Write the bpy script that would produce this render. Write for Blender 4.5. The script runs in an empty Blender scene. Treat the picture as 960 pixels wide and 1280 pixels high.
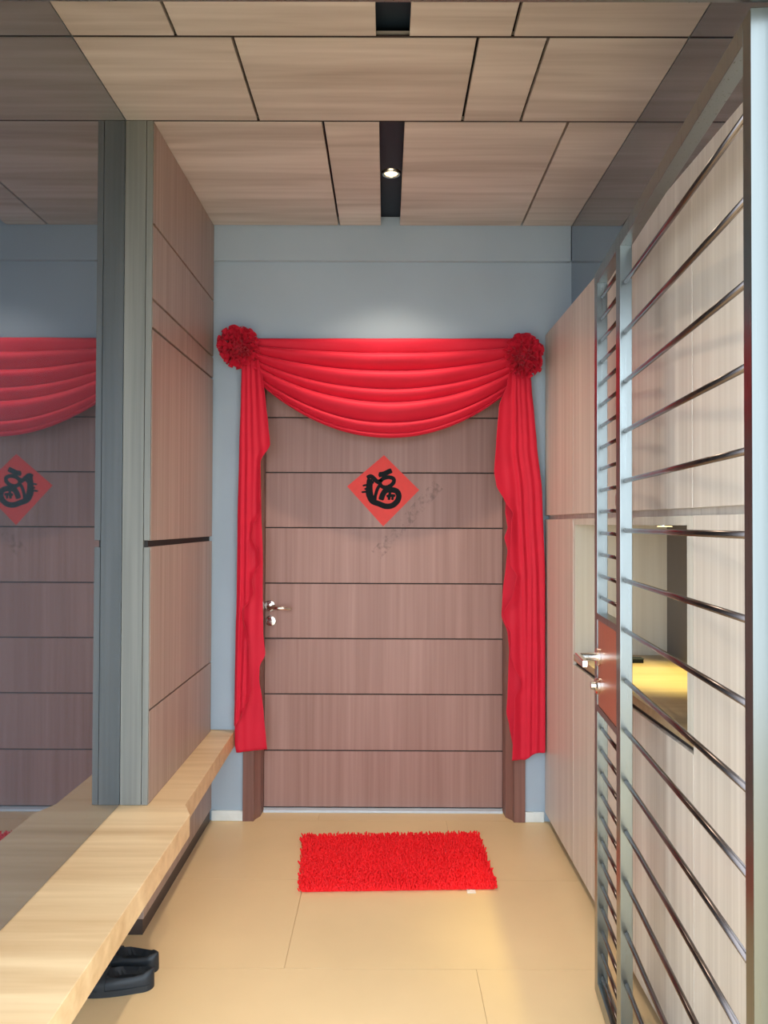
import bpy, bmesh, math, random
from mathutils import Vector, Matrix
random.seed(7)
scn = bpy.context.scene
COL = scn.collection
# ------------------------------------------------------------------ camera
F = 960.0
CAM_H = 1.39
YAW, PITCH, ROLL = -0.0026, 0.0154, 0.0037
fwd = Vector((math.sin(YAW)*math.cos(PITCH), math.cos(YAW)*math.cos(PITCH), math.sin(PITCH)))
right = Vector((math.cos(YAW), -math.sin(YAW), 0))
up = right.cross(fwd)
right, up = right*math.cos(ROLL)+up*math.sin(ROLL), up*math.cos(ROLL)-right*math.sin(ROLL)
CAMP = Vector((0, 0, CAM_H))
cam_data = bpy.data.cameras.new('camera')
cam = bpy.data.objects.new('camera', cam_data)
COL.objects.link(cam)
M3 = Matrix((right, up, -fwd)).transposed()
cam.matrix_world = Matrix.Translation(CAMP) @ M3.to_4x4()
cam_data.sensor_fit = 'VERTICAL'
cam_data.sensor_height = 36.0
cam_data.lens = 36.0*F/1280.0
cam_data.clip_start = 0.02
scn.camera = cam
# ------------------------------------------------------------------ world and exposure
w = bpy.data.worlds.new('sky'); scn.world = w
w.use_nodes = True
bg = w.node_tree.nodes['Background']
bg.inputs[0].default_value = (0.78, 0.90, 1.0, 1)
bg.inputs[1].default_value = 3.7
scn.view_settings.view_transform = 'Standard'
scn.view_settings.look = 'None'
scn.view_settings.gamma = 1.0
scn.view_settings.use_curve_mapping = False
scn.view_settings.exposure = 0.62
LAMP_W = 36.0
LAMP_COL = (1.0, 0.85, 0.66)
NICHE_W = 26.0

# pixel -> point helpers (960x1280 frame)
def ray(x, y): return fwd*F + right*(x-480.0) - up*(y-640.0)
def onY(x, y, Y):
    d = ray(x, y); return CAMP + d*((Y-CAMP.y)/d.y)
def onZ(x, y, Z):
    d = ray(x, y); return CAMP + d*((Z-CAMP.z)/d.z)
def onX(x, y, X):
    d = ray(x, y); return CAMP + d*((X-CAMP.x)/d.x)

# ------------------------------------------------------------------ materials
def lin(c): return tuple(((v/255.0)/12.92 if v/255.0 <= 0.04045 else ((v/255.0+0.055)/1.055)**2.4) for v in c)
def newmat(name):
    m = bpy.data.materials.new(name); m.use_nodes = True
    return m, m.node_tree.nodes, m.node_tree.links, m.node_tree.nodes['Principled BSDF']
def plain(name, c, rough=0.5, metal=0.0, noise=0.04, scale=30.0, spec=0.5, bump=0.0, bscale=200.0):
    m, n, l, b = newmat(name)
    c = lin(c)
    b.inputs['Roughness'].default_value = rough
    b.inputs['Metallic'].default_value = metal
    b.inputs['Specular IOR Level'].default_value = spec
    g = n.new('ShaderNodeNewGeometry')
    t = n.new('ShaderNodeTexNoise'); t.inputs['Scale'].default_value = scale; t.inputs['Detail'].default_value = 4
    l.new(g.outputs['Position'], t.inputs['Vector'])
    r = n.new('ShaderNodeValToRGB')
    r.color_ramp.elements[0].position = 0.3; r.color_ramp.elements[1].position = 0.7
    r.color_ramp.elements[0].color = tuple(v*(1-noise) for v in c)+(1,)
    r.color_ramp.elements[1].color = tuple(min(1, v*(1+noise)) for v in c)+(1,)
    l.new(t.outputs['Fac'], r.inputs['Fac']); l.new(r.outputs['Color'], b.inputs['Base Color'])
    if bump:
        t2 = n.new('ShaderNodeTexNoise'); t2.inputs['Scale'].default_value = bscale
        l.new(g.outputs['Position'], t2.inputs['Vector'])
        bp = n.new('ShaderNodeBump'); bp.inputs['Strength'].default_value = bump; bp.inputs['Distance'].default_value = 0.002
        l.new(t2.outputs['Fac'], bp.inputs['Height']); l.new(bp.outputs['Normal'], b.inputs['Normal'])
    return m
def wood(name, dark, light, axis, across=40.0, along=1.2, rough=0.42, band=3.0, bandmix=0.45, spec=0.4, stain=None, p0=0.32, p1=0.68):
    """grain streaks run along `axis`; broad colour bands across it; every board shifted by its own random"""
    m, n, l, b = newmat(name)
    dark, light = lin(dark), lin(light)
    g = n.new('ShaderNodeNewGeometry'); oi = n.new('ShaderNodeObjectInfo')
    def tex(sa, sl, det, dist):
        mp = n.new('ShaderNodeMapping'); mp.vector_type = 'POINT'
        s = [sa]*3; s['XYZ'.index(axis)] = sl
        mp.inputs['Scale'].default_value = s
        cmb = n.new('ShaderNodeCombineXYZ')
        mu = n.new('ShaderNodeMath'); mu.operation = 'MULTIPLY'; mu.inputs[1].default_value = 37.0
        l.new(oi.outputs['Random'], mu.inputs[0])
        for i in range(3): l.new(mu.outputs[0], cmb.inputs[i])
        l.new(g.outputs['Position'], mp.inputs['Vector']); l.new(cmb.outputs[0], mp.inputs['Location'])
        t = n.new('ShaderNodeTexNoise'); t.inputs['Scale'].default_value = 1.0
        t.inputs['Detail'].default_value = det; t.inputs['Distortion'].default_value = dist
        l.new(mp.outputs[0], t.inputs['Vector']); return t
    t1 = tex(across, along, 5, 0.3); t2 = tex(across*band/40.0*3, along*0.45, 3, 0.6)
    mx = n.new('ShaderNodeMix'); mx.data_type = 'FLOAT'; mx.inputs[0].default_value = bandmix
    l.new(t1.outputs['Fac'], mx.inputs[2]); l.new(t2.outputs['Fac'], mx.inputs[3])
    r = n.new('ShaderNodeValToRGB')
    r.color_ramp.elements[0].position = p0; r.color_ramp.elements[1].position = p1
    r.color_ramp.elements[0].color = dark+(1,); r.color_ramp.elements[1].color = light+(1,)
    l.new(mx.outputs[0], r.inputs['Fac'])
    out = r.outputs['Color']
    if stain:
        out = stain(n, l, g, out)
    l.new(out, b.inputs['Base Color'])
    b.inputs['Roughness'].default_value = rough; b.inputs['Specular IOR Level'].default_value = spec
    bp = n.new('ShaderNodeBump'); bp.inputs['Strength'].default_value = 0.12; bp.inputs['Distance'].default_value = 0.001
    l.new(t1.outputs['Fac'], bp.inputs['Height']); l.new(bp.outputs['Normal'], b.inputs['Normal'])
    return m
def door_stain(n, l, g, col):
    # old tape marks beside the paper charm: a slanted scuffed band
    a = onY(548, 606, 3.745); c = onY(470, 694, 3.745)
    dx, dz = c.x-a.x, c.z-a.z; L = math.hypot(dx, dz); dx /= L; dz /= L
    sep = n.new('ShaderNodeSeparateXYZ'); l.new(g.outputs['Position'], sep.inputs[0])
    def lc(kx, kz, k):
        m1 = n.new('ShaderNodeMath'); m1.operation = 'MULTIPLY_ADD'; l.new(sep.outputs[0], m1.inputs[0]); m1.inputs[1].default_value = kx; m1.inputs[2].default_value = k
        m2 = n.new('ShaderNodeMath'); m2.operation = 'MULTIPLY_ADD'; l.new(sep.outputs[2], m2.inputs[0]); m2.inputs[1].default_value = kz; l.new(m1.outputs[0], m2.inputs[2]); return m2.outputs[0]
    def inside(sock, c0, half):
        m1 = n.new('ShaderNodeMath'); m1.operation = 'COMPARE'; l.new(sock, m1.inputs[0]); m1.inputs[1].default_value = c0; m1.inputs[2].default_value = half; return m1.outputs[0]
    al = lc(dx, dz, -(a.x*dx+a.z*dz)); ac = lc(-dz, dx, -(-a.x*dz+a.z*dx))
    i1 = inside(al, L/2, L/2); i2 = inside(ac, 0, 0.03)
    t = n.new('ShaderNodeTexNoise'); t.inputs['Scale'].default_value = 45; t.inputs['Detail'].default_value = 5; l.new(g.outputs['Position'], t.inputs['Vector'])
    rr = n.new('ShaderNodeMapRange'); rr.inputs[1].default_value = 0.48; rr.inputs[2].default_value = 0.68; rr.inputs[4].default_value = 0.55; l.new(t.outputs['Fac'], rr.inputs[0])
    p = n.new('ShaderNodeMath'); p.operation = 'MULTIPLY'; l.new(i1, p.inputs[0]); l.new(i2, p.inputs[1])
    q = n.new('ShaderNodeMath'); q.operation = 'MULTIPLY'; l.new(p.outputs[0], q.inputs[0]); l.new(rr.outputs[0], q.inputs[1])
    mx = n.new('ShaderNodeMix'); mx.data_type = 'RGBA'; l.new(q.outputs[0], mx.inputs[0]); l.new(col, mx.inputs[6]); mx.inputs[7].default_value = lin((92, 68, 60))+(1,)
    return mx.outputs[2]
def mirror_mat(name, tint, haze):
    m, n, l, b = newmat(name)
    b.inputs['Metallic'].default_value = 1.0; b.inputs['Roughness'].default_value = 0.012
    b.inputs['Base Color'].default_value = tint+(1,)
    t = n.new('ShaderNodeTexNoise'); t.inputs['Scale'].default_value = 3.0
    r = n.new('ShaderNodeMapRange'); r.inputs[3].default_value = 0.008; r.inputs[4].default_value = 0.02
    l.new(t.outputs['Fac'], r.inputs[0]); l.new(r.outputs[0], b.inputs['Roughness'])
    d = n.new('ShaderNodeBsdfDiffuse'); d.inputs['Color'].default_value = haze+(1,)
    a = n.new('ShaderNodeAddShader'); l.new(b.outputs[0], a.inputs[0]); l.new(d.outputs[0], a.inputs[1])
    l.new(a.outputs[0], n['Material Output'].inputs['Surface'])
    return m
def glow(name, c, s):
    m, n, l, b = newmat(name)
    b.inputs['Base Color'].default_value = (0.8, 0.75, 0.6, 1)
    b.inputs['Emission Color'].default_value = c+(1,); b.inputs['Emission Strength'].default_value = s
    return m
def steel(name, c, rough, var=0.25):
    m, n, l, b = newmat(name)
    b.inputs['Metallic'].default_value = 1.0; b.inputs['Base Color'].default_value = c+(1,)
    g = n.new('ShaderNodeNewGeometry'); mp = n.new('ShaderNodeMapping'); mp.inputs['Scale'].default_value = (300, 300, 6)
    t = n.new('ShaderNodeTexNoise'); t.inputs['Scale'].default_value = 1.0; t.inputs['Detail'].default_value = 3
    l.new(g.outputs['Position'], mp.inputs[0]); l.new(mp.outputs[0], t.inputs[0])
    r = n.new('ShaderNodeMapRange'); r.inputs[3].default_value = rough*(1-var); r.inputs[4].default_value = rough*(1+var)
    l.new(t.outputs['Fac'], r.inputs[0]); l.new(r.outputs[0], b.inputs['Roughness'])
    return m
def cloth(name, c):
    m, n, l, b = newmat(name)
    c = lin(c)
    b.inputs['Base Color'].default_value = c+(1,); b.inputs['Roughness'].default_value = 0.62
    b.inputs['Specular IOR Level'].default_value = 0.25
    b.inputs['Sheen Weight'].default_value = 0.25; b.inputs['Sheen Roughness'].default_value = 0.4
    b.inputs['Sheen Tint'].default_value = (1.0, 0.35, 0.4, 1)
    g = n.new('ShaderNodeNewGeometry')
    t = n.new('ShaderNodeTexNoise'); t.inputs['Scale'].default_value = 9; t.inputs['Detail'].default_value = 3
    l.new(g.outputs['Position'], t.inputs['Vector'])
    r = n.new('ShaderNodeValToRGB')
    r.color_ramp.elements[0].color = tuple(v*0.9 for v in c)+(1,); r.color_ramp.elements[1].color = tuple(min(1, v*1.08) for v in c)+(1,)
    l.new(t.outputs['Fac'], r.inputs[0]); l.new(r.outputs[0], b.inputs['Base Color'])
    return m

MT = {}
MT['wall'] = plain('wall_paint', (168, 183, 196), 0.75, noise=0.03, scale=3)
MT['white'] = plain('white_paint', (225, 230, 228), 0.5)
MT['tile'] = plain('beige_tile', (222, 192, 146), 0.42, noise=0.05, scale=2.2, spec=0.45)
MT['grout'] = plain('grout', (206, 178, 136), 0.8)
MT['navy'] = plain('dark_recess', (22, 38, 54), 0.6)
MT['ceil'] = wood('ceiling_wood', (170, 161, 154), (218, 212, 207), 'X', across=30, along=1.5, band=2.6, bandmix=0.6, rough=0.5)
MT['door'] = wood('door_wood', (146, 108, 98), (172, 134, 124), 'Z', across=60, along=0.9, rough=0.45, stain=door_stain, bandmix=0.5)
MT['frame'] = wood('frame_wood', (112, 76, 68), (142, 102, 92), 'Z', across=60, along=0.9, rough=0.4)
MT['cab'] = wood('cabinet_wood', (186, 173, 160), (220, 210, 198), 'Z', across=75, along=0.8, rough=0.36, bandmix=0.5, spec=0.5)
MT['cabpale'] = wood('pale_cabinet_wood', (186, 178, 164), (210, 204, 192), 'Z', across=45, along=0.8, rough=0.45)
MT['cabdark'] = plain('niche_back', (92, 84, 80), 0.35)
MT['column'] = wood('column_wood', (148, 126, 114), (178, 157, 146), 'Z', across=85, along=0.8, rough=0.42, bandmix=0.4)
MT['colfront'] = wood('column_daylit_wood', (112, 113, 109), (138, 138, 132), 'Z', across=60, along=1.2, rough=0.45)  # same wood as the column sides, daylight on the front put into its grey
MT['bench'] = wood('bench_wood', (196, 160, 116), (232, 202, 158), 'X', across=26, along=1.6, band=3.6, bandmix=0.5, rough=0.4)
MT['counter'] = wood('counter_wood', (150, 128, 96), (178, 156, 122), 'X', across=40, along=1.4, rough=0.35)
MT['black'] = plain('shadow_gap', (40, 34, 32), 0.7)
MT['plinth'] = plain('dark_plinth', (70, 58, 54), 0.5)
MT['steel'] = steel('brushed_steel', (0.25, 0.275, 0.275), 0.3)
MT['steel2'] = steel('hinge_stile_steel', (0.16, 0.172, 0.168), 0.3)
MT['bar'] = steel('bar_steel', (0.15, 0.125, 0.12), 0.24, 0.03)
MT['chrome'] = steel('satin_nickel', (0.78, 0.75, 0.70), 0.14)
MT['copper'] = plain('brown_lock_plate', (158, 78, 52), 0.28, spec=0.6)
MT['mirror'] = mirror_mat('tinted_mirror', (0.29, 0.31, 0.36), (0.020, 0.030, 0.040))
MT['red'] = cloth('red_cloth', (208, 28, 54))
MT['rug'] = cloth('red_chenille', (242, 24, 32))
MT['paper'] = plain('red_paper', (232, 52, 40), 0.55)
MT['ink'] = plain('black_ink', (14, 18, 22), 0.6, spec=0.15)
MT['shoe'] = plain('black_shoe', (26, 34, 42), 0.5, bump=0.2)
MT['sole'] = plain('black_sole', (30, 36, 42), 0.6)
MT['lamp'] = glow('lamp_disc', (1.0, 0.72, 0.36), 2.2)
MT['nlamp'] = glow('niche_lamp_disc', (1.0, 0.8, 0.35), 2.0)
MT['tag'] = plain('white_tag', (230, 226, 220), 0.6)
MT['daylight'] = plain('pale_daylight', (206, 216, 226), 0.35)  # bluish white imitates daylight in the gap below the door

# ------------------------------------------------------------------ builders
def wloc(o):
    v = Vector((0, 0, 0))
    while o is not None:
        v += o.location; o = o.parent
    return v
def link(name, me, mat, parent, loc):
    o = bpy.data.objects.new(name, me); COL.objects.link(o)
    if mat is not None: me.materials.append(MT[mat])
    o.location = Vector(loc) - (wloc(parent) if parent else Vector((0, 0, 0)))
    if parent: o.parent = parent
    return o
def obj(name, verts, faces, mat, parent=None, smooth=False):
    vs = [Vector(v) for v in verts]
    lo = Vector((min(v[i] for v in vs) for i in range(3))); hi = Vector((max(v[i] for v in vs) for i in range(3)))
    c = (lo+hi)/2; c.z = lo.z
    me = bpy.data.meshes.new(name)
    me.from_pydata([tuple(v-c) for v in vs], [], faces)
    bm = bmesh.new(); bm.from_mesh(me); bmesh.ops.recalc_face_normals(bm, faces=bm.faces); bm.to_mesh(me); bm.free()
    if smooth:
        for p in me.polygons: p.use_smooth = True
    me.update()
    return link(name, me, mat, parent, c)
BF = [(0, 3, 2, 1), (4, 5, 6, 7), (0, 1, 5, 4), (1, 2, 6, 5), (2, 3, 7, 6), (3, 0, 4, 7)]
def boxv(lo, hi, f=None):
    (a, b, c), (d, e, g) = lo, hi
    v = [(a, b, c), (d, b, c), (d, e, c), (a, e, c), (a, b, g), (d, b, g), (d, e, g), (a, e, g)]
    return [f(*p) for p in v] if f else v
def bevelled(o, wd):
    if wd > 0:
        bm = bmesh.new(); bm.from_mesh(o.data)
        bmesh.ops.bevel(bm, geom=list(bm.edges), offset=wd, segments=2, affect='EDGES', profile=0.5)
        bm.to_mesh(o.data); bm.free()
    return o
def box(name, lo, hi, mat, parent=None, bevel=0.0, f=None):
    return bevelled(obj(name, boxv(lo, hi, f), BF, mat, parent), bevel)
def boxes(name, lst, mat, parent=None):
    V, FF = [], []
    for lo, hi in lst:
        k = len(V); V += boxv(lo, hi); FF += [tuple(i+k for i in q) for q in BF]
    return obj(name, V, FF, mat, parent)
def prism(name, pts, z0, z1, mat, parent=None, bevel=0.0):
    n = len(pts)
    V = [(p[0], p[1], z0) for p in pts]+[(p[0], p[1], z1) for p in pts]
    FF = [tuple(range(n))[::-1], tuple(range(n, 2*n))]+[(i, (i+1) % n, n+(i+1) % n, n+i) for i in range(n)]
    return bevelled(obj(name, V, FF, mat, parent), bevel)
def lathe(name, base, axis, prof, mat, parent=None, seg=28):
    """prof: (radius, distance along axis) pairs; closed ends"""
    ax = Vector(axis).normalized()
    e1 = ax.orthogonal().normalized(); e2 = ax.cross(e1)
    V, FF = [], []
    for r, h in prof:
        for k in range(seg):
            a = 2*math.pi*k/seg
            V.append(Vector(base)+ax*h+(e1*math.cos(a)+e2*math.sin(a))*r)
    for i in range(len(prof)-1):
        for k in range(seg):
            FF.append((i*seg+k, i*seg+(k+1) % seg, (i+1)*seg+(k+1) % seg, (i+1)*seg+k))
    FF.append(tuple(range(seg))[::-1]); FF.append(tuple(range((len(prof)-1)*seg, len(prof)*seg)))
    return obj(name, V, FF, mat, parent, smooth=False)
def rod(name, a, b, r, mat, parent=None, seg=14):
    a, b = Vector(a), Vector(b)
    o = lathe(name, a, b-a, [(r, 0), (r, (b-a).length)], mat, parent, seg)
    for p in o.data.polygons: p.use_smooth = len(p.vertices) == 4
    return o
def thing(name, label, cat, loc, group=None):
    o = bpy.data.objects.new(name, None); COL.objects.link(o); o.location = loc
    o.empty_display_size = 0.05
    return tag(o, label, cat, group)
def tag(o, label, cat, group=None):
    o['label'] = label; o['category'] = cat
    if group: o['group'] = group
    return o
def struct(o, label=None, cat=None):
    o['kind'] = 'structure'
    if label: o['label'] = label
    if cat: o['category'] = cat
    return o

# ------------------------------------------------------------------ main dimensions
YB = 3.618            # back wall
XL, XR = -0.8127, 0.746   # clad column side, cabinet front
XML, XMR = -0.9093, 0.8662  # mirrors
ZC = 2.79             # ceiling panels' face
YC = 2.644            # near end of the clad column
YG = 1.06             # gate frame line
ZB = 0.4218           # bench top

# floor
fl = struct(box('floor', (-3.0, -3.2, -0.12), (3.0, 3.9, -0.004), 'grout'), 'beige tiled floor of the entrance passage', 'floor')
rows = [(2.42+0.6*i, 2.42+0.6*(i+1)) for i in range(-7, 2)] + [(3.62, 3.80)]
for i, (y0, y1) in enumerate(rows):
    x = 0.287-1.2*3 if i % 2 == 0 else 0.287-0.6-1.2*2
    while x < 2.7:
        box('tile', (x+0.0008, y0+0.0008, -0.012), (x+1.1992, y1-0.0008, 0.0), 'tile', fl)
        x += 1.2

# back wall with door opening, header beam, baseboards
DXL, DXR, DTOP = -0.662, 0.652, 2.21
struct(boxes('wall_back', [((-1.1, YB, -0.1), (DXL, YB+0.2, 2.9)), ((DXR, YB, -0.1), (1.25, YB+0.2, 2.9)), ((DXL, YB, DTOP), (DXR, YB+0.2, 2.9))], 'wall'), 'grey blue painted end wall around the door', 'wall')
struct(box('trim_1', (XL-0.09, YB-0.028, 2.627), (XMR-0.0015, YB-0.0005, ZC+0.044), 'wall', bevel=0.002), 'grey painted beam along the top of the end wall', 'beam')
struct(box('baseboard_left', (XL+0.002, YB-0.014, 0.0), (DXL-0.002, YB-0.0005, 0.047), 'white', bevel=0.003), 'short white baseboard between bench base and door frame', 'baseboard')
struct(box('baseboard_right', (DXR+0.003, YB-0.014, 0.0), (XR-0.002, YB-0.0005, 0.047), 'white', bevel=0.003), 'short white baseboard between door frame and cabinet', 'baseboard')
# side walls
struct(box('wall_left', (-1.1, YG, -0.1), (XML-0.0065, YB-0.001, 2.9), 'wall'), 'painted wall behind the tinted mirror and bench', 'wall')
struct(boxes('wall_right', [((XMR+0.0065, 1.2, 2.2835), (1.25, YB-0.001, 2.9)), ((1.125, 1.2, -0.1), (1.25, YB-0.001, 2.2835))], 'wall'), 'painted wall behind and above the wooden cabinets', 'wall')

# ceiling: dark backing, panels hung below with open joints
ce = struct(box('ceiling', (-1.1, YG, ZC+0.046), (1.25, YB+0.2, ZC+0.16), 'navy'), 'ceiling of staggered wood panels with dark joints', 'ceiling')
J1, J2 = onZ(300, 151.5, ZC).y, onZ(300, 46, ZC).y
def jx(x, y): return onZ(x, y, ZC).x
s1 = (jx(474, 153), jx(506, 153)); s3 = (jx(470, 46), jx(512, 46))
A, B = XML+0.001, XMR-0.001
gp = 0.0045
J0 = YB-0.030
rowdef = [(J1, J0, [A, jx(404, 155), s1[0], None, s1[1], jx(710, 154), B]),
          (J2, J1, [A, jx(323, 150), jx(578, 151), jx(651, 151), B]),
          (1.52, J2, [A, jx(219.5, 44), s3[0], None, s3[1], jx(641, 44), B]),
          (YG+0.01, 1.52, [A, -0.3, 0.42, B])]
for y0, y1, xs in rowdef:
    k = 0
    while k < len(xs)-1:
        if xs[k] is None or xs[k+1] is None:
            k += 1; continue
        x0 = xs[k]+(gp if xs[k] not in (A, s1[1], s3[1]) else 0)
        x1 = xs[k+1]-(gp if xs[k+1] not in (B, s1[0], s3[0]) else 0)
        box('ceiling_panel', (x0, y0+0.005, ZC), (x1, y1-0.005, ZC+0.022), 'ceil', ce, bevel=0.001)
        k += 1
for yj in (1.52, J2, J1):
    box('joint_strip', (A+0.001, yj-0.0046, ZC+0.0012), (B-0.001, yj+0.0046, ZC+0.004), 'black', ce)
# panel above the gate header, outside the frame
struct(box('wall_front', (-1.1, YG, 2.2), (1.25, YG+0.008, ZC+0.046), 'wall'), 'panel above the gate header', 'wall')

# downlights in the slots
def downlight(x, y, label, watts):
    z = ZC+0.046
    t = thing('recessed_downlight', label, 'ceiling light', (x, y, z), 'downlights in the dark ceiling slots')
    V, FF, seg = [], [], 32
    for r, h in [(0.026, -0.003), (0.029, -0.0075), (0.036, -0.0075), (0.0405, -0.0005), (0.026, -0.0005)]:
        for k in range(seg):
            a = 2*math.pi*k/seg; V.append((x+r*math.cos(a), y+r*math.sin(a), z+h))
    for i in range(5):
        for k in range(seg):
            FF.append((i*seg+k, i*seg+(k+1) % seg, ((i+1) % 5)*seg+(k+1) % seg, ((i+1) % 5)*seg+k))
    obj('trim_ring', V, FF, 'chrome', t, smooth=False)
    lathe('lamp_disc', (x, y, z-0.0042), (0, 0, 1), [(0.0255, 0), (0.0255, 0.003)], 'lamp', t)
    ld = bpy.data.lights.new('downlight_lamp', 'SPOT'); ld.energy = watts; ld.color = LAMP_COL
    ld.spot_size = math.radians(106); ld.spot_blend = 1.0; ld.shadow_soft_size = 0.022
    lo = bpy.data.objects.new('downlight_lamp', ld); COL.objects.link(lo); lo.location = (x, y, z-0.012)
    return t
pl = onZ(488, 216, ZC+0.046)
downlight((s1[0]+s1[1])/2, pl.y, 'small round downlight glowing in the dark ceiling slot near the door', LAMP_W*1.4)
downlight((s3[0]+s3[1])/2, 1.80, 'small round downlight in the ceiling slot nearer the gate', LAMP_W*0.8)

# ------------------------------------------------------------------ door, frame, daylight strip
DY = 3.745
dxl, dxr = -0.5872, 0.5682
door = struct(box('door_1', (dxl-0.012, DY+0.004, 0.012), (dxr+0.012, DY+0.045, 2.185), 'black'), 'brown wooden door of eight wide horizontal panels', 'door')
zs = [0.014]+[onY(480, y, DY).z for y in (938.5, 868, 798.5, 729.5, 660, 591, 522.3)]+[2.183]
for a, b in zip(zs[:-1], zs[1:]):
    box('panel', (dxl, DY, a+0.003), (dxr, DY+0.02, b-0.003), 'door', door, bevel=0.0012)
fr = struct(prism('trim_2', [(dxr+0.001, DY), (dxr+0.004, 3.665), (dxr+0.030, 3.625), (dxr+0.034, 3.602), (DXR+0.002, 3.602), (DXR+0.002, YB-0.0005), (DXR-0.001, YB), (DXR-0.001, DY+0.06), (dxr+0.014, DY+0.06), (dxr+0.014, DY)], 0.0, DTOP-0.001, 'frame'), 'brown wooden door frame post beside the cabinet', 'door frame')
fr2 = struct(prism('trim_3', [(dxl-0.001, DY), (dxl-0.004, 3.665), (dxl-0.022, 3.625), (dxl-0.026, 3.602), (DXL-0.002, 3.602), (DXL-0.002, YB-0.0005), (DXL+0.001, YB), (DXL+0.001, DY+0.06), (dxl-0.014, DY+0.06), (dxl-0.014, DY)], 0.0, DTOP-0.001, 'frame'), 'brown wooden door frame post on the door handle side', 'door frame')
struct(box('trim_4', (dxl, 3.602, 2.187), (dxr, DY+0.06, DTOP-0.001), 'frame'), 'door frame head behind the red swag', 'door frame')
struct(box('trim_5', (dxl+0.002, DY-0.035, 0.0), (dxr-0.002, DY+0.06, 0.011), 'daylight', bevel=0.002), 'pale strip standing in for daylight under the door', 'daylight')  # solid strip added in place of daylight showing under the door
# handle
hp = onY(337.5, 757, DY)
h = lathe('door_handle', (hp.x, DY-0.0005, hp.z), (0, -1, 0), [(0.027, 0), (0.027, 0.006), (0.024, 0.009), (0.011, 0.0095), (0.0095, 0.048)], 'chrome', door)
rod('lever', (hp.x-0.006, DY-0.052, hp.z-0.004), (hp.x+0.112, DY-0.052, hp.z-0.010), 0.0085, 'chrome', h)
kp = onY(339, 776, DY)
h2 = lathe('lock_escutcheon', (kp.x, DY-0.0005, kp.z), (0, -1, 0), [(0.026, 0), (0.026, 0.006), (0.022, 0.010), (0.012, 0.0105), (0.011, 0.018)], 'chrome', door)
box('thumb_turn', (kp.x-0.016, DY-0.030, kp.z-0.005), (kp.x+0.016, DY-0.0175, kp.z+0.005), 'chrome', h2, bevel=0.002)

# ------------------------------------------------------------------ left side: mirror, clad column, bench
tag(box('wall_mirror', (XML-0.006, YG+0.01, ZB+0.002), (XML, YC-0.002, ZC-0.0015), 'mirror'), 'tall dark tinted wall mirror above the wooden bench', 'mirror')
col = thing('clad_column', 'wood clad pillar with dark joints standing on the bench end by the mirror', 'pillar', ((XML+XL)/2, (YC+YB)/2, ZB+0.001))
box('core', (XML+0.004, YC+0.016, ZB+0.001), (XL-0.012, YB-0.031, ZC-0.002), 'black', col)
box('front_panel', (XML+0.0005, YC, ZB+0.001), (XL-0.024, YC+0.0155, ZC-0.002), 'colfront', col, bevel=0.001)
zj = [ZB+0.001, 0.744, 1.318, 2.067, 2.168, 2.432, ZC-0.002]
hg = [0, 0.0035, 0.011, 0.0045, 0.0045, 0.0045, 0]
for i in range(6):
    box('side_panel', (XL-0.0115, YC+0.012, zj[i]+hg[i]), (XL, YB-0.031, zj[i+1]-hg[i+1]), 'column', col, bevel=0.0008)
box('edge_strip', (XL-0.022, YC+0.001, ZB+0.001), (XL-0.001, YC+0.0115, 1.306), 'colfront', col, bevel=0.0008)
box('edge_strip', (XL-0.022, YC+0.001, 1.330), (XL-0.001, YC+0.0115, ZC-0.002), 'colfront', col, bevel=0.0008)

bn = thing('entry_bench', 'long pale wooden bench slab running below the mirror to the end wall', 'bench', (-0.75, 2.4, 0))
sl = prism('seat_slab', [(XML-0.005, YG+0.02), (-0.649, YG+0.02), (-0.648, 2.565), (-0.686, 2.655), (-0.7035, YB-0.0015), (XML-0.005, YB-0.0015)], ZB-0.072, ZB, 'bench', bn, bevel=0.0015)
prism('base_panel', [(XML-0.002, 2.607), (XL, 2.607), (XL, YB-0.002), (XML-0.002, YB-0.002)], 0.055, ZB-0.0725, 'column', bn)
prism('plinth', [(XML-0.002, 2.611), (XL-0.004, 2.611), (XL-0.004, YB-0.016), (XML-0.002, YB-0.016)], 0.0, 0.0545, 'plinth', bn)

# ------------------------------------------------------------------ right side: cabinets
Y1 = onX(716.5, 700, XR).y; Y2 = onX(866, 700, XR).y; Y3 = 1.25
ZT = 2.279; G1, G2 = 1.413, 1.432
CB = 1.12; FX = XR+0.018
def carc(name, y0, y1, z0, z1, par, x0=FX+0.0015): return box(name, (x0, y0+0.001, z0), (CB, y1-0.001, z1), 'cab', par)
def cdoor(y0, y1, z0, z1, par, nm='door'): return box(nm, (XR, y0+0.0014, z0), (FX, y1-0.0014, z1), 'cab', par, bevel=0.001)
def tall(y0, y1, label):
    t = thing('tall_cabinet', label, 'cabinet', ((XR+CB)/2, (y0+y1)/2, 0))
    carc('body', y0, y1, 0.052, ZT, t)
    cdoor(y0, y1, G2, ZT, t)
    cdoor(y0, y1, 0.05, G1, t)
    box('toe_kick', (XR+0.035, y0+0.001, 0.0), (CB, y1-0.001, 0.05), 'black', t)
    return t
ta = tall(Y1, YB-0.016, 'tall pinkish wood cabinet between the end wall and the open niche')
tc = tall(Y3, Y2, 'tall pale wood cabinet beside the niche behind the gate hinge side')
nc = thing('niche_cabinet', 'wide wood cabinet with an open lit niche behind the gate', 'cabinet', ((XR+CB)/2, (Y1+Y2)/2, 0))
CT = 0.875
carc('upper_body', Y2, Y1, G1+0.0005, ZT, nc); carc('lower_body', Y2, Y1, 0.052, 0.834, nc)
ym = (Y1+Y2)/2
for a, b in ((Y2, ym), (ym, Y1)):
    cdoor(a, b, G2, ZT, nc); cdoor(a, b, 0.05, 0.834, nc)
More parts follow.
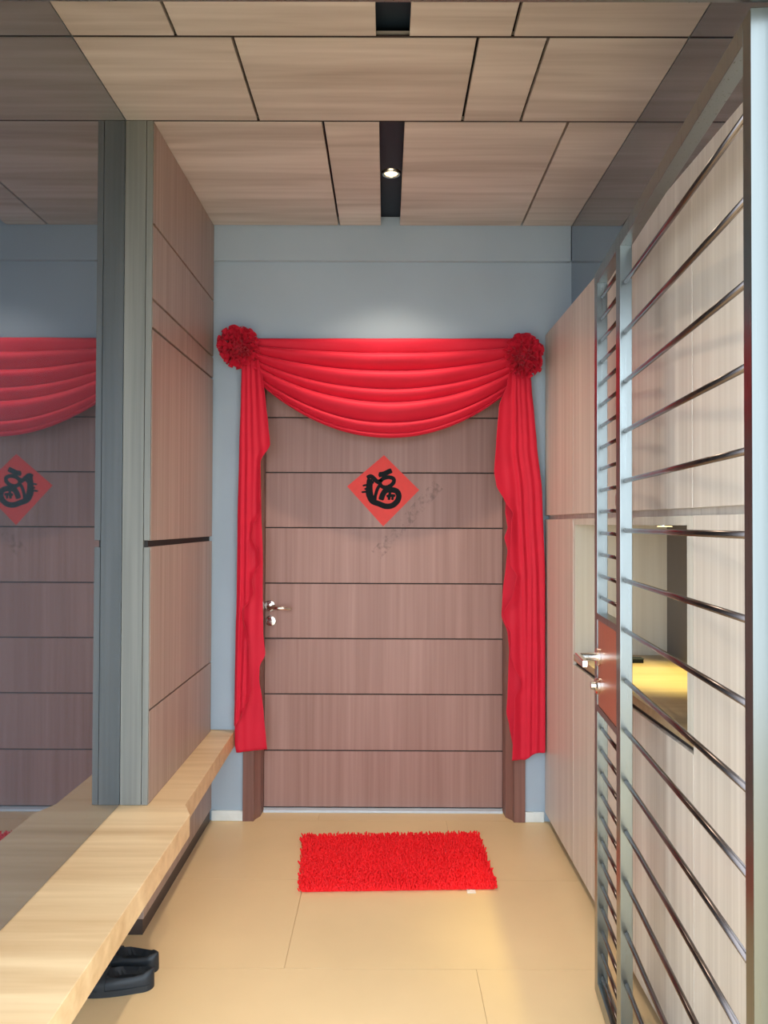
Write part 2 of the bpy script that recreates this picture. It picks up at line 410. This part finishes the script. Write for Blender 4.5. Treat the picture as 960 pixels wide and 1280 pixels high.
box('toe_kick', (XR+0.035, Y2+0.001, 0.0), (CB, Y1-0.001, 0.05), 'black', nc)
box('counter_gap', (XR+0.012, Y2+0.001, 0.8345), (CB, Y1-0.001, 0.8495), 'black', nc)
box('counter', (XR+0.001, Y2+0.001, 0.850), (CB, Y1-0.001, CT), 'counter', nc, bevel=0.001)
box('niche_side', (XR+0.002, Y1-0.018, CT+0.0005), (CB, Y1-0.0015, G1), 'cabpale', nc)
box('niche_side', (XR+0.0005, Y2+0.0015, CT+0.0005), (CB, onX(858.5, 700, XR).y, G1), 'cabpale', nc)
box('niche_top', (XR+0.0005, onX(858.5, 700, XR).y+0.0005, 1.389), (CB, Y1-0.0185, G1), 'cabpale', nc)
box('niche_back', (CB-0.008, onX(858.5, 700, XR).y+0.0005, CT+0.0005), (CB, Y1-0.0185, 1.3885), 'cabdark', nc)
lp = Vector((0.95, 2.62, 1.3885))
pk = lathe('puck_light', lp, (0, 0, -1), [(0.032, 0), (0.032, 0.002), (0.028, 0.003)], 'chrome', nc)
lathe('lamp_disc', lp+Vector((0, 0, -0.0031)), (0, 0, -1), [(0.024, 0), (0.024, 0.002)], 'nlamp', pk)
ld = bpy.data.lights.new('niche_lamp', 'SPOT'); ld.energy = NICHE_W; ld.color = (1.0, 0.90, 0.34)
ld.spot_size = math.radians(74); ld.spot_blend = 0.8; ld.shadow_soft_size = 0.02
lo = bpy.data.objects.new('niche_lamp', ld); COL.objects.link(lo); lo.location = lp+Vector((0, 0, -0.016))
kb = onZ(794, 829, CT)
bx = thing('black_box', 'small black box lying on the niche counter', 'box', (kb.x+0.01, kb.y+0.02, CT))
box('body', (kb.x-0.022, kb.y, CT), (kb.x+0.032, kb.y+0.035, CT+0.012), 'ink', bx, bevel=0.002)
box('lid', (kb.x-0.023, kb.y-0.001, CT+0.0125), (kb.x+0.033, kb.y+0.036, CT+0.018), 'sole', bx, bevel=0.002)
tag(box('wall_mirror', (XMR, 1.21, ZT+0.0045), (XMR+0.006, YB-0.0295, ZC-0.0015), 'mirror'), 'low dark tinted mirror strip above the wooden cabinets', 'mirror')

# ------------------------------------------------------------------ gate
ang = math.atan(0.0825)
gd = Vector((math.sin(ang), math.cos(ang), 0)); gn = Vector((math.cos(ang), -math.sin(ang), 0))
G0 = Vector((0.5254, 1.1026, 0))
def G(s, t, z): return G0+gd*s+gn*t+Vector((0, 0, z))
TH = 0.0306
gt = thing('metal_gate', 'open stainless steel gate leaf with horizontal bars and brown lock case', 'gate', G(0.6, TH/2, 0.012))
ZG0, ZG1 = 0.012, 2.140
P3, P2, P1 = (0.0, 0.031), (0.8567, 0.9037), (1.162, 1.202)
for nm, (a, b) in (('hinge_stile', P3), ('middle_stile', P2), ('lock_stile', P1)):
    box(nm, (a, 0, ZG0), (b, TH, ZG1), 'steel2' if nm == 'hinge_stile' else 'steel', gt, bevel=0.0012, f=G)
for a, b in ((P3[1], P2[0]), (P2[1], P1[0])):
    box('top_rail', (a, 0, ZG1-0.036), (b, TH, ZG1), 'steel', gt, bevel=0.001, f=G)
    box('bottom_rail', (a, 0, ZG0), (b, TH, ZG0+0.042), 'steel', gt, bevel=0.001, f=G)
zb = 2.012
while zb > 0.07:
    rod('bar', G(P3[1]-0.002, TH/2, zb), G(P2[0]+0.002, TH/2, zb), 0.0061, 'bar', gt); zb -= 0.1274
LZ0, LZ1 = 0.862, 1.112
for z in [2.062-0.0634*k for k in range(15)]+[0.79-0.0655*k for k in range(12)]:
    if z > 0.065: rod('bar', G(P2[1]-0.002, TH/2, z), G(P1[0]+0.002, TH/2, z), 0.0055, 'bar', gt)
for z in (LZ0-0.018, LZ1): box('lock_rail', (P2[1], 0.0, z), (P1[0], TH, z+0.018), 'steel', gt, f=G)
lk = box('lock_case', (P2[1]+0.0003, 0.002, LZ0+0.0003), (P1[0]-0.0003, TH-0.002, LZ1-0.0003), 'copper', gt, bevel=0.001, f=G)
hz, hs = 1.006, 1.140
gh = lathe('gate_handle', G(hs, 0.0015, hz), -gn, [(0.026, 0), (0.026, 0.008), (0.012, 0.009), (0.0105, 0.052)], 'chrome', gt)
box('lever', (hs-0.120, -0.066, hz-0.011), (hs+0.014, -0.050, hz+0.009), 'chrome', gh, bevel=0.003, f=G)
gc = lathe('lock_cylinder', G(hs, 0.0015, 0.922), -gn, [(0.024, 0), (0.024, 0.008), (0.019, 0.012), (0.012, 0.0125), (0.011, 0.024)], 'chrome', gt)
# latch eye behind the middle stile
V, FF, seg = [], [], 20
def eye(r, a, t, c=(0.936, 1.455)): return G(c[0]+r*math.cos(a), t, c[1]+r*math.sin(a)*1.1)
for t in (0.009, 0.013):
    for r in (0.007, 0.021):
        for k in range(seg): V.append(eye(r, 2*math.pi*k/seg, t))
for k in range(seg):
    k2 = (k+1) % seg
    FF += [(k, k2, seg+k2, seg+k), (2*seg+k, 3*seg+k, 3*seg+k2, 2*seg+k2), (k, 2*seg+k, 2*seg+k2, k2), (seg+k, seg+k2, 3*seg+k2, 3*seg+k)]
le = obj('latch_eye', V, FF, 'chrome', gt)
box('latch_plate', (P2[1]-0.001, 0.0085, 1.437), (0.930, 0.0135, 1.449), 'chrome', le, f=G)

gf = thing('gate_frame', 'stainless steel gate frame with pale upright post and header', 'gate frame', (0.0, 1.08, 0))
box('jamb', (G0.x+0.036, 1.058, 0.0), (G0.x+0.096, 1.100, 2.144), 'steel', gf, bevel=0.0015)
box('jamb', (-1.0, 1.016, 0.0), (-0.94, 1.0575, 2.144), 'steel', gf, bevel=0.0015)
box('jamb', (0.94, 1.058, 0.0), (1.0, 1.100, 2.144), 'steel', gf, bevel=0.0015)
box('header', (-1.0, 1.058, 2.1445), (1.0, 1.100, 2.198), 'steel', gf, bevel=0.0015)

# ------------------------------------------------------------------ red drape
DPX = 3.585     # cloth plane just before the door frame
dr = thing('door_drape', 'red cloth swag with two rosettes and hanging tails over the door', 'drape', (0, DPX, onY(480, 945, DPX).z))
def interp(tab, y):
    if y <= tab[0][1]: return tab[0][0]
    for (x0, y0), (x1, y1) in zip(tab[:-1], tab[1:]):
        if y <= y1:
            t = (y-y0)/(y1-y0); t = t*t*(3-2*t)*0.5+t*0.5
            return x0+(x1-x0)*t
    return tab[-1][0]
def grid(name, nu, nv, fn, mat, parent, thick=0.0015):
    V = [fn(i/nu, j/nv) for j in range(nv+1) for i in range(nu+1)]
    FF = [(j*(nu+1)+i, j*(nu+1)+i+1, (j+1)*(nu+1)+i+1, (j+1)*(nu+1)+i) for j in range(nv) for i in range(nu)]
    o = obj(name, V, FF, mat, parent, smooth=True)
    if thick:
        md = o.modifiers.new('thickness', 'SOLIDIFY'); md.thickness = thick; md.offset = 0
    return o
ridge = [424, 442.5, 465, 487.5, 504, 529, 542.5, 548]
def swag(u, v):
    yc = 424+v*(548-424)
    for k in range(len(ridge)-1):
        if yc <= ridge[k+1] or k == len(ridge)-2:
            t = min(1, max(0, (yc-ridge[k])/(ridge[k+1]-ridge[k]))); wdt = ridge[k+1]-ridge[k]; break
    fold = (math.sin(math.pi*t**0.62))**0.8 if 0 < t < 1 else 0.0
    if k == 0: fold *= 0.5
    e = math.sin(math.pi*min(1, max(0, u)))
    yl = 424+v**0.9*42; yr = 424+v**0.9*56
    sag = (548-424)*v-(42+56)/2*v**0.9
    x = 312+u*(645-312)
    y = yl+(yr-yl)*u+sag*(4*u*(1-u))**0.92
    dep = (0.004+0.040*min(1, wdt/24))*fold*(0.42+0.58*e**0.7)+0.012*e*v
    dep += 0.002*math.sin(u*23+v*9)
    p = onY(x, y, DPX)
    return Vector((p.x, DPX-0.012-dep, p.z))
grid('swag', 90, 150, swag, 'red', dr)
def tail(name, left, right, ytop, ybot, side, pleats, amp, off, curl, parent, nu=56, nv=150, seed=0):
    """side: the edge the pleats hang parallel to ('L' or 'R'); pleats: (px from that edge, strength, px width)"""
    rnd = random.Random(seed); ph = [rnd.uniform(0, 6) for _ in range(6)]
    def fn(u, v):
        yb = ybot(u); y = ytop+v*(yb-ytop)
        xl, xr = interp(left, y), interp(right, y)
        x = xl*(1-u)+xr*u
        xi = (x-xl) if side == 'L' else (xr-x)
        squeeze = min(1.0, 0.68+0.32*(y-452)/110.0)
        xi = xi/squeeze
        d = 0.0
        for i, (c, a_, wd) in enumerate(pleats):
            cc = c+1.2*math.sin(y*0.012+ph[i % 6])
            t = (xi-cc)/wd
            d += a_*math.exp(-t*t)*(0.75+0.25*math.sin(y*0.009+ph[(i+2) % 6]))
        d *= amp
        d += 0.002*math.sin(y*0.021+ph[0]+xi*0.12)+0.0008*math.sin(y*0.05+ph[1]+xi*0.3)*v
        e = u if side == 'L' else 1-u           # free, cascading edge at e = 1
        d += curl*max(0.0, (e-0.72)/0.28)**1.5
        p = onY(x, y, DPX)
        return Vector((p.x, DPX-0.006-off-d, p.z))
    return grid(name, nu, nv, fn, 'red', parent)
Lleft = [(303.5, 450), (302, 500), (300, 560), (298, 650), (297, 740), (295.5, 800), (294.5, 860), (294, 905), (294, 930), (296, 940)]
LBr = [(326, 450), (326, 560), (327, 640), (329, 690), (329, 745), (329.5, 790), (332, 817.5), (325, 833), (324.5, 850), (328, 872), (330, 892), (333, 925), (334.5, 938)]
LFr = [(325, 450), (331, 478), (334, 505), (337, 530), (339.5, 557), (328, 577), (326.5, 600), (327.5, 640), (319, 656), (317, 672), (325, 692), (327, 704), (319, 717), (317.5, 725), (319, 741), (316, 749), (306, 761), (306, 768), (310, 785), (313.5, 805), (315, 843), (316, 861), (314, 872), (305, 892), (296.5, 905)]
tail('tail', Lleft, LBr, 452, lambda u: 940-4*u, 'L', [(5, 1, 3.5), (15, 0.9, 4.5), (27, 0.6, 5)], 0.007, 0.0, 0.003, dr, seed=1)
tail('tail_fold', [(a+0.6, b) for a, b in Lleft], LFr, 452, lambda u: 905, 'L', [(3.5, 1, 2.6), (11, 1, 2.8), (18, 0.8, 3.0), (28, 0.7, 4)], 0.012, 0.024, 0.015, dr, nv=210, seed=2)
Rr = [(661, 455), (664, 490), (667, 520), (670, 555), (676.5, 615), (680.2, 720), (680.4, 945)]
RBl = [(640, 455), (634, 600), (631, 640), (634, 660), (630, 672), (634, 688), (632, 706), (628, 740), (626.5, 770), (634, 790), (636, 812), (635, 835), (634, 868), (632.5, 890), (636, 906), (641, 935), (642, 945)]
RFl = [(637, 455), (632, 482), (622, 510), (618.5, 555), (616, 590), (618.5, 607), (629, 627), (639, 642), (637, 654), (636, 672), (635, 690), (636, 706), (644, 719), (639, 741), (626.5, 768), (628, 773), (636, 789), (637, 802), (636, 816), (640, 830), (649, 849), (648, 857), (641, 870), (641, 885), (640, 908), (638.5, 935), (638, 947)]
tail('tail', RBl, Rr, 460, lambda u: 943-4*u, 'R', [(6, 1, 4), (18, 0.8, 5), (32, 0.8, 5)], 0.007, 0.0, 0.003, dr, seed=3)
tail('tail_fold', RFl, [(a-0.7, b) for a, b in Rr], 460, lambda u: 947 if u < 0.42 else 947-8.5*min(1, (u-0.42)/0.3), 'R', [(3, 0.6, 3), (12, 1.1, 3.2), (19, 0.9, 2.6), (26, 1, 3), (38, 0.6, 5)], 0.012, 0.024, 0.014, dr, nv=210, seed=4)
# rosettes
def petal_mesh(k):
    rnd = random.Random(50+k); ph = rnd.uniform(0, 6); q = rnd.uniform(1.3, 2.1)
    nu, nv = 12, 4
    V, FF = [], []
    for j in range(nv+1):
        v = j/nv
        for i in range(nu+1):
            u = i/nu-0.5
            V.append((u*0.058*(0.55+0.45*v), 0.015*v*math.sin(u*2*math.pi*q+ph), 0.040*v*(1-0.7*u*u)-0.004*math.cos(u*9+ph)*v))
    for j in range(nv):
        for i in range(nu):
            a = j*(nu+1)+i; FF.append((a, a+1, a+nu+2, a+nu+1))
    me = bpy.data.meshes.new('petal'); me.from_pydata(V, [], FF)
    for p in me.polygons: p.use_smooth = True
    me.materials.append(MT['red']); return me
PM = [petal_mesh(k) for k in range(5)]
def rosette(cx, cy, rx, ry, seed):
    rnd = random.Random(seed)
    c = onY(cx, cy, DPX-0.03); c = Vector((c.x, DPX-0.040, c.z))
    V, FF, seg, rings = [], [], 20, 9
    for i in range(rings+1):
        a = math.pi*i/rings
        for k in range(seg):
            b = 2*math.pi*k/seg
            V.append(c+Vector((math.sin(a)*math.cos(b)*rx*0.58, -math.cos(a)*0.034, math.sin(a)*math.sin(b)*ry*0.58)))
    for i in range(rings):
        for k in range(seg): FF.append((i*seg+k, i*seg+(k+1) % seg, (i+1)*seg+(k+1) % seg, (i+1)*seg+k))
    root = obj('rosette', V, FF, 'red', dr, smooth=True)
    N = 78
    for i in range(N):
        f = (i+0.5)/N; th = math.acos(1-f*1.0)*1.04; az = i*2.39996+rnd.uniform(-.2, .2)
        n = Vector((math.sin(th)*math.cos(az), -math.cos(th), math.sin(th)*math.sin(az)))
        tng = n.orthogonal().normalized(); roll = rnd.uniform(0, math.pi)
        tng = (Matrix.Rotation(roll, 3, n) @ tng)
        b = n.cross(tng)
        s = rnd.uniform(0.8, 1.12)
        pos = c+Vector((n.x*(rx-0.034), n.y*0.030, n.z*(ry-0.034)))
        m = Matrix((tng, b, n)).transposed().to_4x4()
        o = bpy.data.objects.new('petal', PM[i % 5]); COL.objects.link(o)
        o.parent = root
        o.location = pos-wloc(root); o.rotation_euler = m.to_euler(); o.scale = (s, s, s)
rosette(298.5, 434, 0.092, 0.092, 1)
rosette(654.5, 446, 0.086, 0.100, 2)

# ------------------------------------------------------------------ paper charm on the door
PY = DY-0.0012
cs = [onY(*p, PY) for p in ((480, 569), (524, 612.5), (479, 658), (434, 608))]
mid = sum(cs, Vector())/4
pc = thing('paper_charm', 'red paper diamond with a black brush character on the brown door', 'paper', (mid.x, PY, mid.z))
V = [(p.x, PY, p.z) for p in cs]+[(p.x, PY+0.0008, p.z) for p in cs]
obj('paper', V, [(0, 1, 2, 3), (7, 6, 5, 4), (0, 4, 5, 1), (1, 5, 6, 2), (2, 6, 7, 3), (3, 7, 4, 0)], 'paper', pc)
strokes = [(44, [(312, 285), (308, 330), (302, 380), (308, 440), (335, 490), (395, 515), (460, 538), (520, 530), (566, 490), (580, 440), (560, 400), (515, 386), (462, 392), (432, 430), (415, 480)]),
           (44, [(310, 290), (306, 340), (300, 390), (306, 440), (330, 480)]), (34, [(322, 300), (318, 350), (320, 400), (330, 450), (352, 490)]), (34, [(286, 276), (322, 262), (352, 284), (372, 304), (402, 322)]),
           (40, [(395, 246), (440, 240), (480, 222), (515, 206)]), (26, [(402, 236), (412, 268)]),
           (31, [(408, 312), (436, 282), (488, 270), (530, 284), (532, 318), (500, 350), (458, 364), (420, 352), (404, 320), (412, 290)]),
           (26, [(408, 340), (386, 372), (372, 410), (362, 450), (358, 500)]),
           (20, [(462, 362), (450, 392)]), (22, [(466, 446), (500, 440), (548, 440)]), (22, [(500, 396), (494, 440), (488, 480)]), (20, [(524, 446), (520, 480)]),
           (15, [(300, 338), (246, 348)]), (15, [(300, 372), (262, 380)]), (15, [(298, 402), (236, 408)]), (26, [(336, 300), (336, 330)])]
V, FF = [], []
IY = PY-0.0006
def c2w(p): q = onY(420+p[0]/7.385, 560+p[1]/7.385, IY); return Vector((q.x, 0, q.z))
for si, (wdt, pts) in enumerate(strokes):
    sy = si*0.00004
    hw = 1.18*wdt/7.385/2*IY/F
    P = [c2w(p) for p in pts]
    Q = []
    for i in range(len(P)-1):
        a = P[max(0, i-1)]; b = P[i]; c = P[i+1]; d = P[min(len(P)-1, i+2)]
        for k in range(5):
            t = k/5
            Q.append(0.5*((2*b)+(c-a)*t+(2*a-5*b+4*c-d)*t*t+(3*b-a-3*c+d)*t*t*t))
    Q.append(P[-1])
    k0 = len(V)
    for i, q in enumerate(Q):
        tn = (Q[min(i+1, len(Q)-1)]-Q[max(i-1, 0)]).normalized(); nr = Vector((-tn.z, 0, tn.x))
        e = min(i, len(Q)-1-i)
        h_ = hw*(0.72 if e == 0 else 0.95 if e == 1 else 1.0)
        for sgn in (1, -1):
            for yy in (IY, IY+0.0004): V.append((q.x+nr.x*h_*sgn, yy-sy, q.z+nr.z*h_*sgn))
    for i in range(len(Q)-1):
        a = k0+4*i; b = a+4
        FF += [(a, b, b+2, a+2), (a+1, a+3, b+3, b+1), (a, a+1, b+1, b), (a+2, b+2, b+3, a+3)]
    FF += [(k0, k0+2, k0+3, k0+1), (k0+4*(len(Q)-1), k0+4*(len(Q)-1)+1, k0+4*(len(Q)-1)+3, k0+4*(len(Q)-1)+2)]
obj('brush_character', V, FF, 'ink', pc)

# ------------------------------------------------------------------ rug
cr = [onZ(*p, 0.0) for p in ((373.5, 1117), (622, 1113.5), (598, 1045), (378, 1048))]
ctr = sum(cr, Vector())/4
rg = thing('shag_rug', 'small red shaggy doormat on the tiles before the door', 'rug', ctr)
def rp(u, v): return cr[0]*(1-u)*(1-v)+cr[1]*u*(1-v)+cr[2]*u*v+cr[3]*(1-u)*v
V = []
for z in (0.001, 0.009):
    for u, v in ((0, 0), (1, 0), (1, 1), (0, 1)):
        p = rp(0.015+u*0.97, 0.02+v*0.96); V.append((p.x, p.y, z))
obj('backing', V, BF, 'rug', rg)
V, FF = [], []
rnd = random.Random(3)
NU, NV = 92, 62
for j in range(NV):
    for i in range(NU):
        u = (i+0.5+rnd.uniform(-.5, .5))/NU; v = (j+0.5+rnd.uniform(-.5, .5))/NV
        p = rp(u, v)
        L = rnd.uniform(0.012, 0.022); az = rnd.uniform(0, 6.283); ln = rnd.uniform(0.1, 0.9)
        d = Vector((math.cos(az)*ln, math.sin(az)*ln, 1)).normalized()*L
        e1 = d.orthogonal().normalized(); e2 = d.cross(e1).normalized()
        k = len(V); r0 = rnd.uniform(0.0028, 0.0042)
        for h_, r in ((0, r0*0.8), (0.6, r0), (0.92, r0*0.75)):
            for q in range(5):
                a = q*2*math.pi/5
                V.append(Vector((p.x, p.y, 0.007))+d*h_+(e1*math.cos(a)+e2*math.sin(a))*r)
        V.append(Vector((p.x, p.y, 0.007))+d*1.02)
        for s in range(2):
            for q in range(5): FF.append((k+s*5+q, k+s*5+(q+1) % 5, k+s*5+5+(q+1) % 5, k+s*5+5+q))
        for q in range(5): FF.append((k+10+q, k+10+(q+1) % 5, k+15))
me = obj('pile', V, FF, 'rug', rg, smooth=True); me['kind'] = 'stuff'
tp = onZ(589, 1113.5, 0.004)
box('care_tag', (tp.x-0.016, tp.y-0.014, 0.0015), (tp.x+0.016, tp.y+0.012, 0.0035), 'tag', rg)

# ------------------------------------------------------------------ shoes under the bench
def shoe(heel, az, label, L=0.235, H=0.056):
    """toe points along az; heel point on the floor"""
    t = thing('black_shoe', label, 'shoe', (heel[0], heel[1], 0), 'pair of shoes under the bench')
    dx, dy = math.cos(az), math.sin(az)
    def W(s, lat, z): return Vector((heel[0]+dx*s-dy*lat, heel[1]+dy*s+dx*lat, z))
    def hw(s):
        q = s/L
        base = 0.030+0.014*math.sin(math.pi*min(1, max(0, (q-0.15)/0.95)))
        e0 = math.sqrt(max(0, 1-(1-min(1, q/0.16))**2)); e1 = math.sqrt(max(0, 1-(max(0, (q-0.72)/0.28))**2))
        return base*max(0.02, e0)*max(0.02, e1)
    ns = 30
    out = []
    for i in range(ns+1):
        s = L*(0.5-0.5*math.cos(math.pi*i/ns)); out.append((s, hw(s)))
    pts = [W(s, h_*1.06, 0) for s, h_ in out]+[W(s, -h_*1.06, 0) for s, h_ in out[::-1][1:-1]]
    prism('sole', [(p.x, p.y) for p in pts], 0.0, 0.018, 'sole', t)
    def hh(s):
        q = s/L
        return 0.018+(H-0.018)*(1.0 if q < 0.12 else (0.90 if q < 0.45 else 0.90-0.46*((q-0.45)/0.55)**0.9)-0.0) if q > 0.12 else 0.018+(H-0.018)*(0.96+0.04*q/0.12)
    nth = 26
    V, FF = [], []
    for i, (s, h_) in enumerate(out):
        q = s/L
        gopen = 0.0
        if 0.05 < q < 0.56: gopen = 0.62*math.sin(math.pi*(q-0.05)/0.51)**0.45
        for k in range(nth+1):
            th = math.pi*k/nth
            cx, sz = math.cos(th), math.sin(th)
            lat = h_*math.copysign(abs(cx)**0.75, cx); z = 0.017+(hh(s)-0.017)*abs(sz)**0.55
            if abs(cx) < gopen: z = 0.026
            if q > 0.9: z = 0.017+(z-0.017)*math.sqrt(max(0, 1-((q-0.9)/0.1)**2))
            V.append(W(s, lat*0.99, z))
    for i in range(ns):
        for k in range(nth):
            a = i*(nth+1)+k; FF.append((a, a+1, a+nth+2, a+nth+1))
    u = obj('upper', V, FF, 'shoe', t, smooth=True)
    # strap over the instep
    V, FF = [], []
    for i, q in enumerate((0.57, 0.66)):
        s = L*q
        for k in range(nth+1):
            th = math.pi*k/nth; cx, sz = math.cos(th), math.sin(th)
            for o_ in (0.0, 0.0025):
                V.append(W(s, (hw(s)+o_)*math.copysign(abs(cx)**0.75, cx), 0.018+(hh(s)-0.017+o_)*abs(sz)**0.55))
    m = 2*(nth+1)
    for k in range(nth):
        a = 2*k; FF += [(a, a+2, m+a+2, m+a), (a+1, m+a+1, m+a+3, a+3), (a, a+1, a+3, a+2), (m+a, m+a+2, m+a+3, m+a+1)]
    obj('strap', V, FF, 'sole', t)
h1 = onZ(191, 1236, 0.0); h0 = onZ(196, 1212, 0.0)
shoe((h1.x, h1.y+0.014), math.radians(186), 'black shoe under the bench edge farther from the end wall')
shoe((h0.x+0.005, h0.y-0.002), math.radians(172), 'black shoe under the bench edge nearer the end wall')
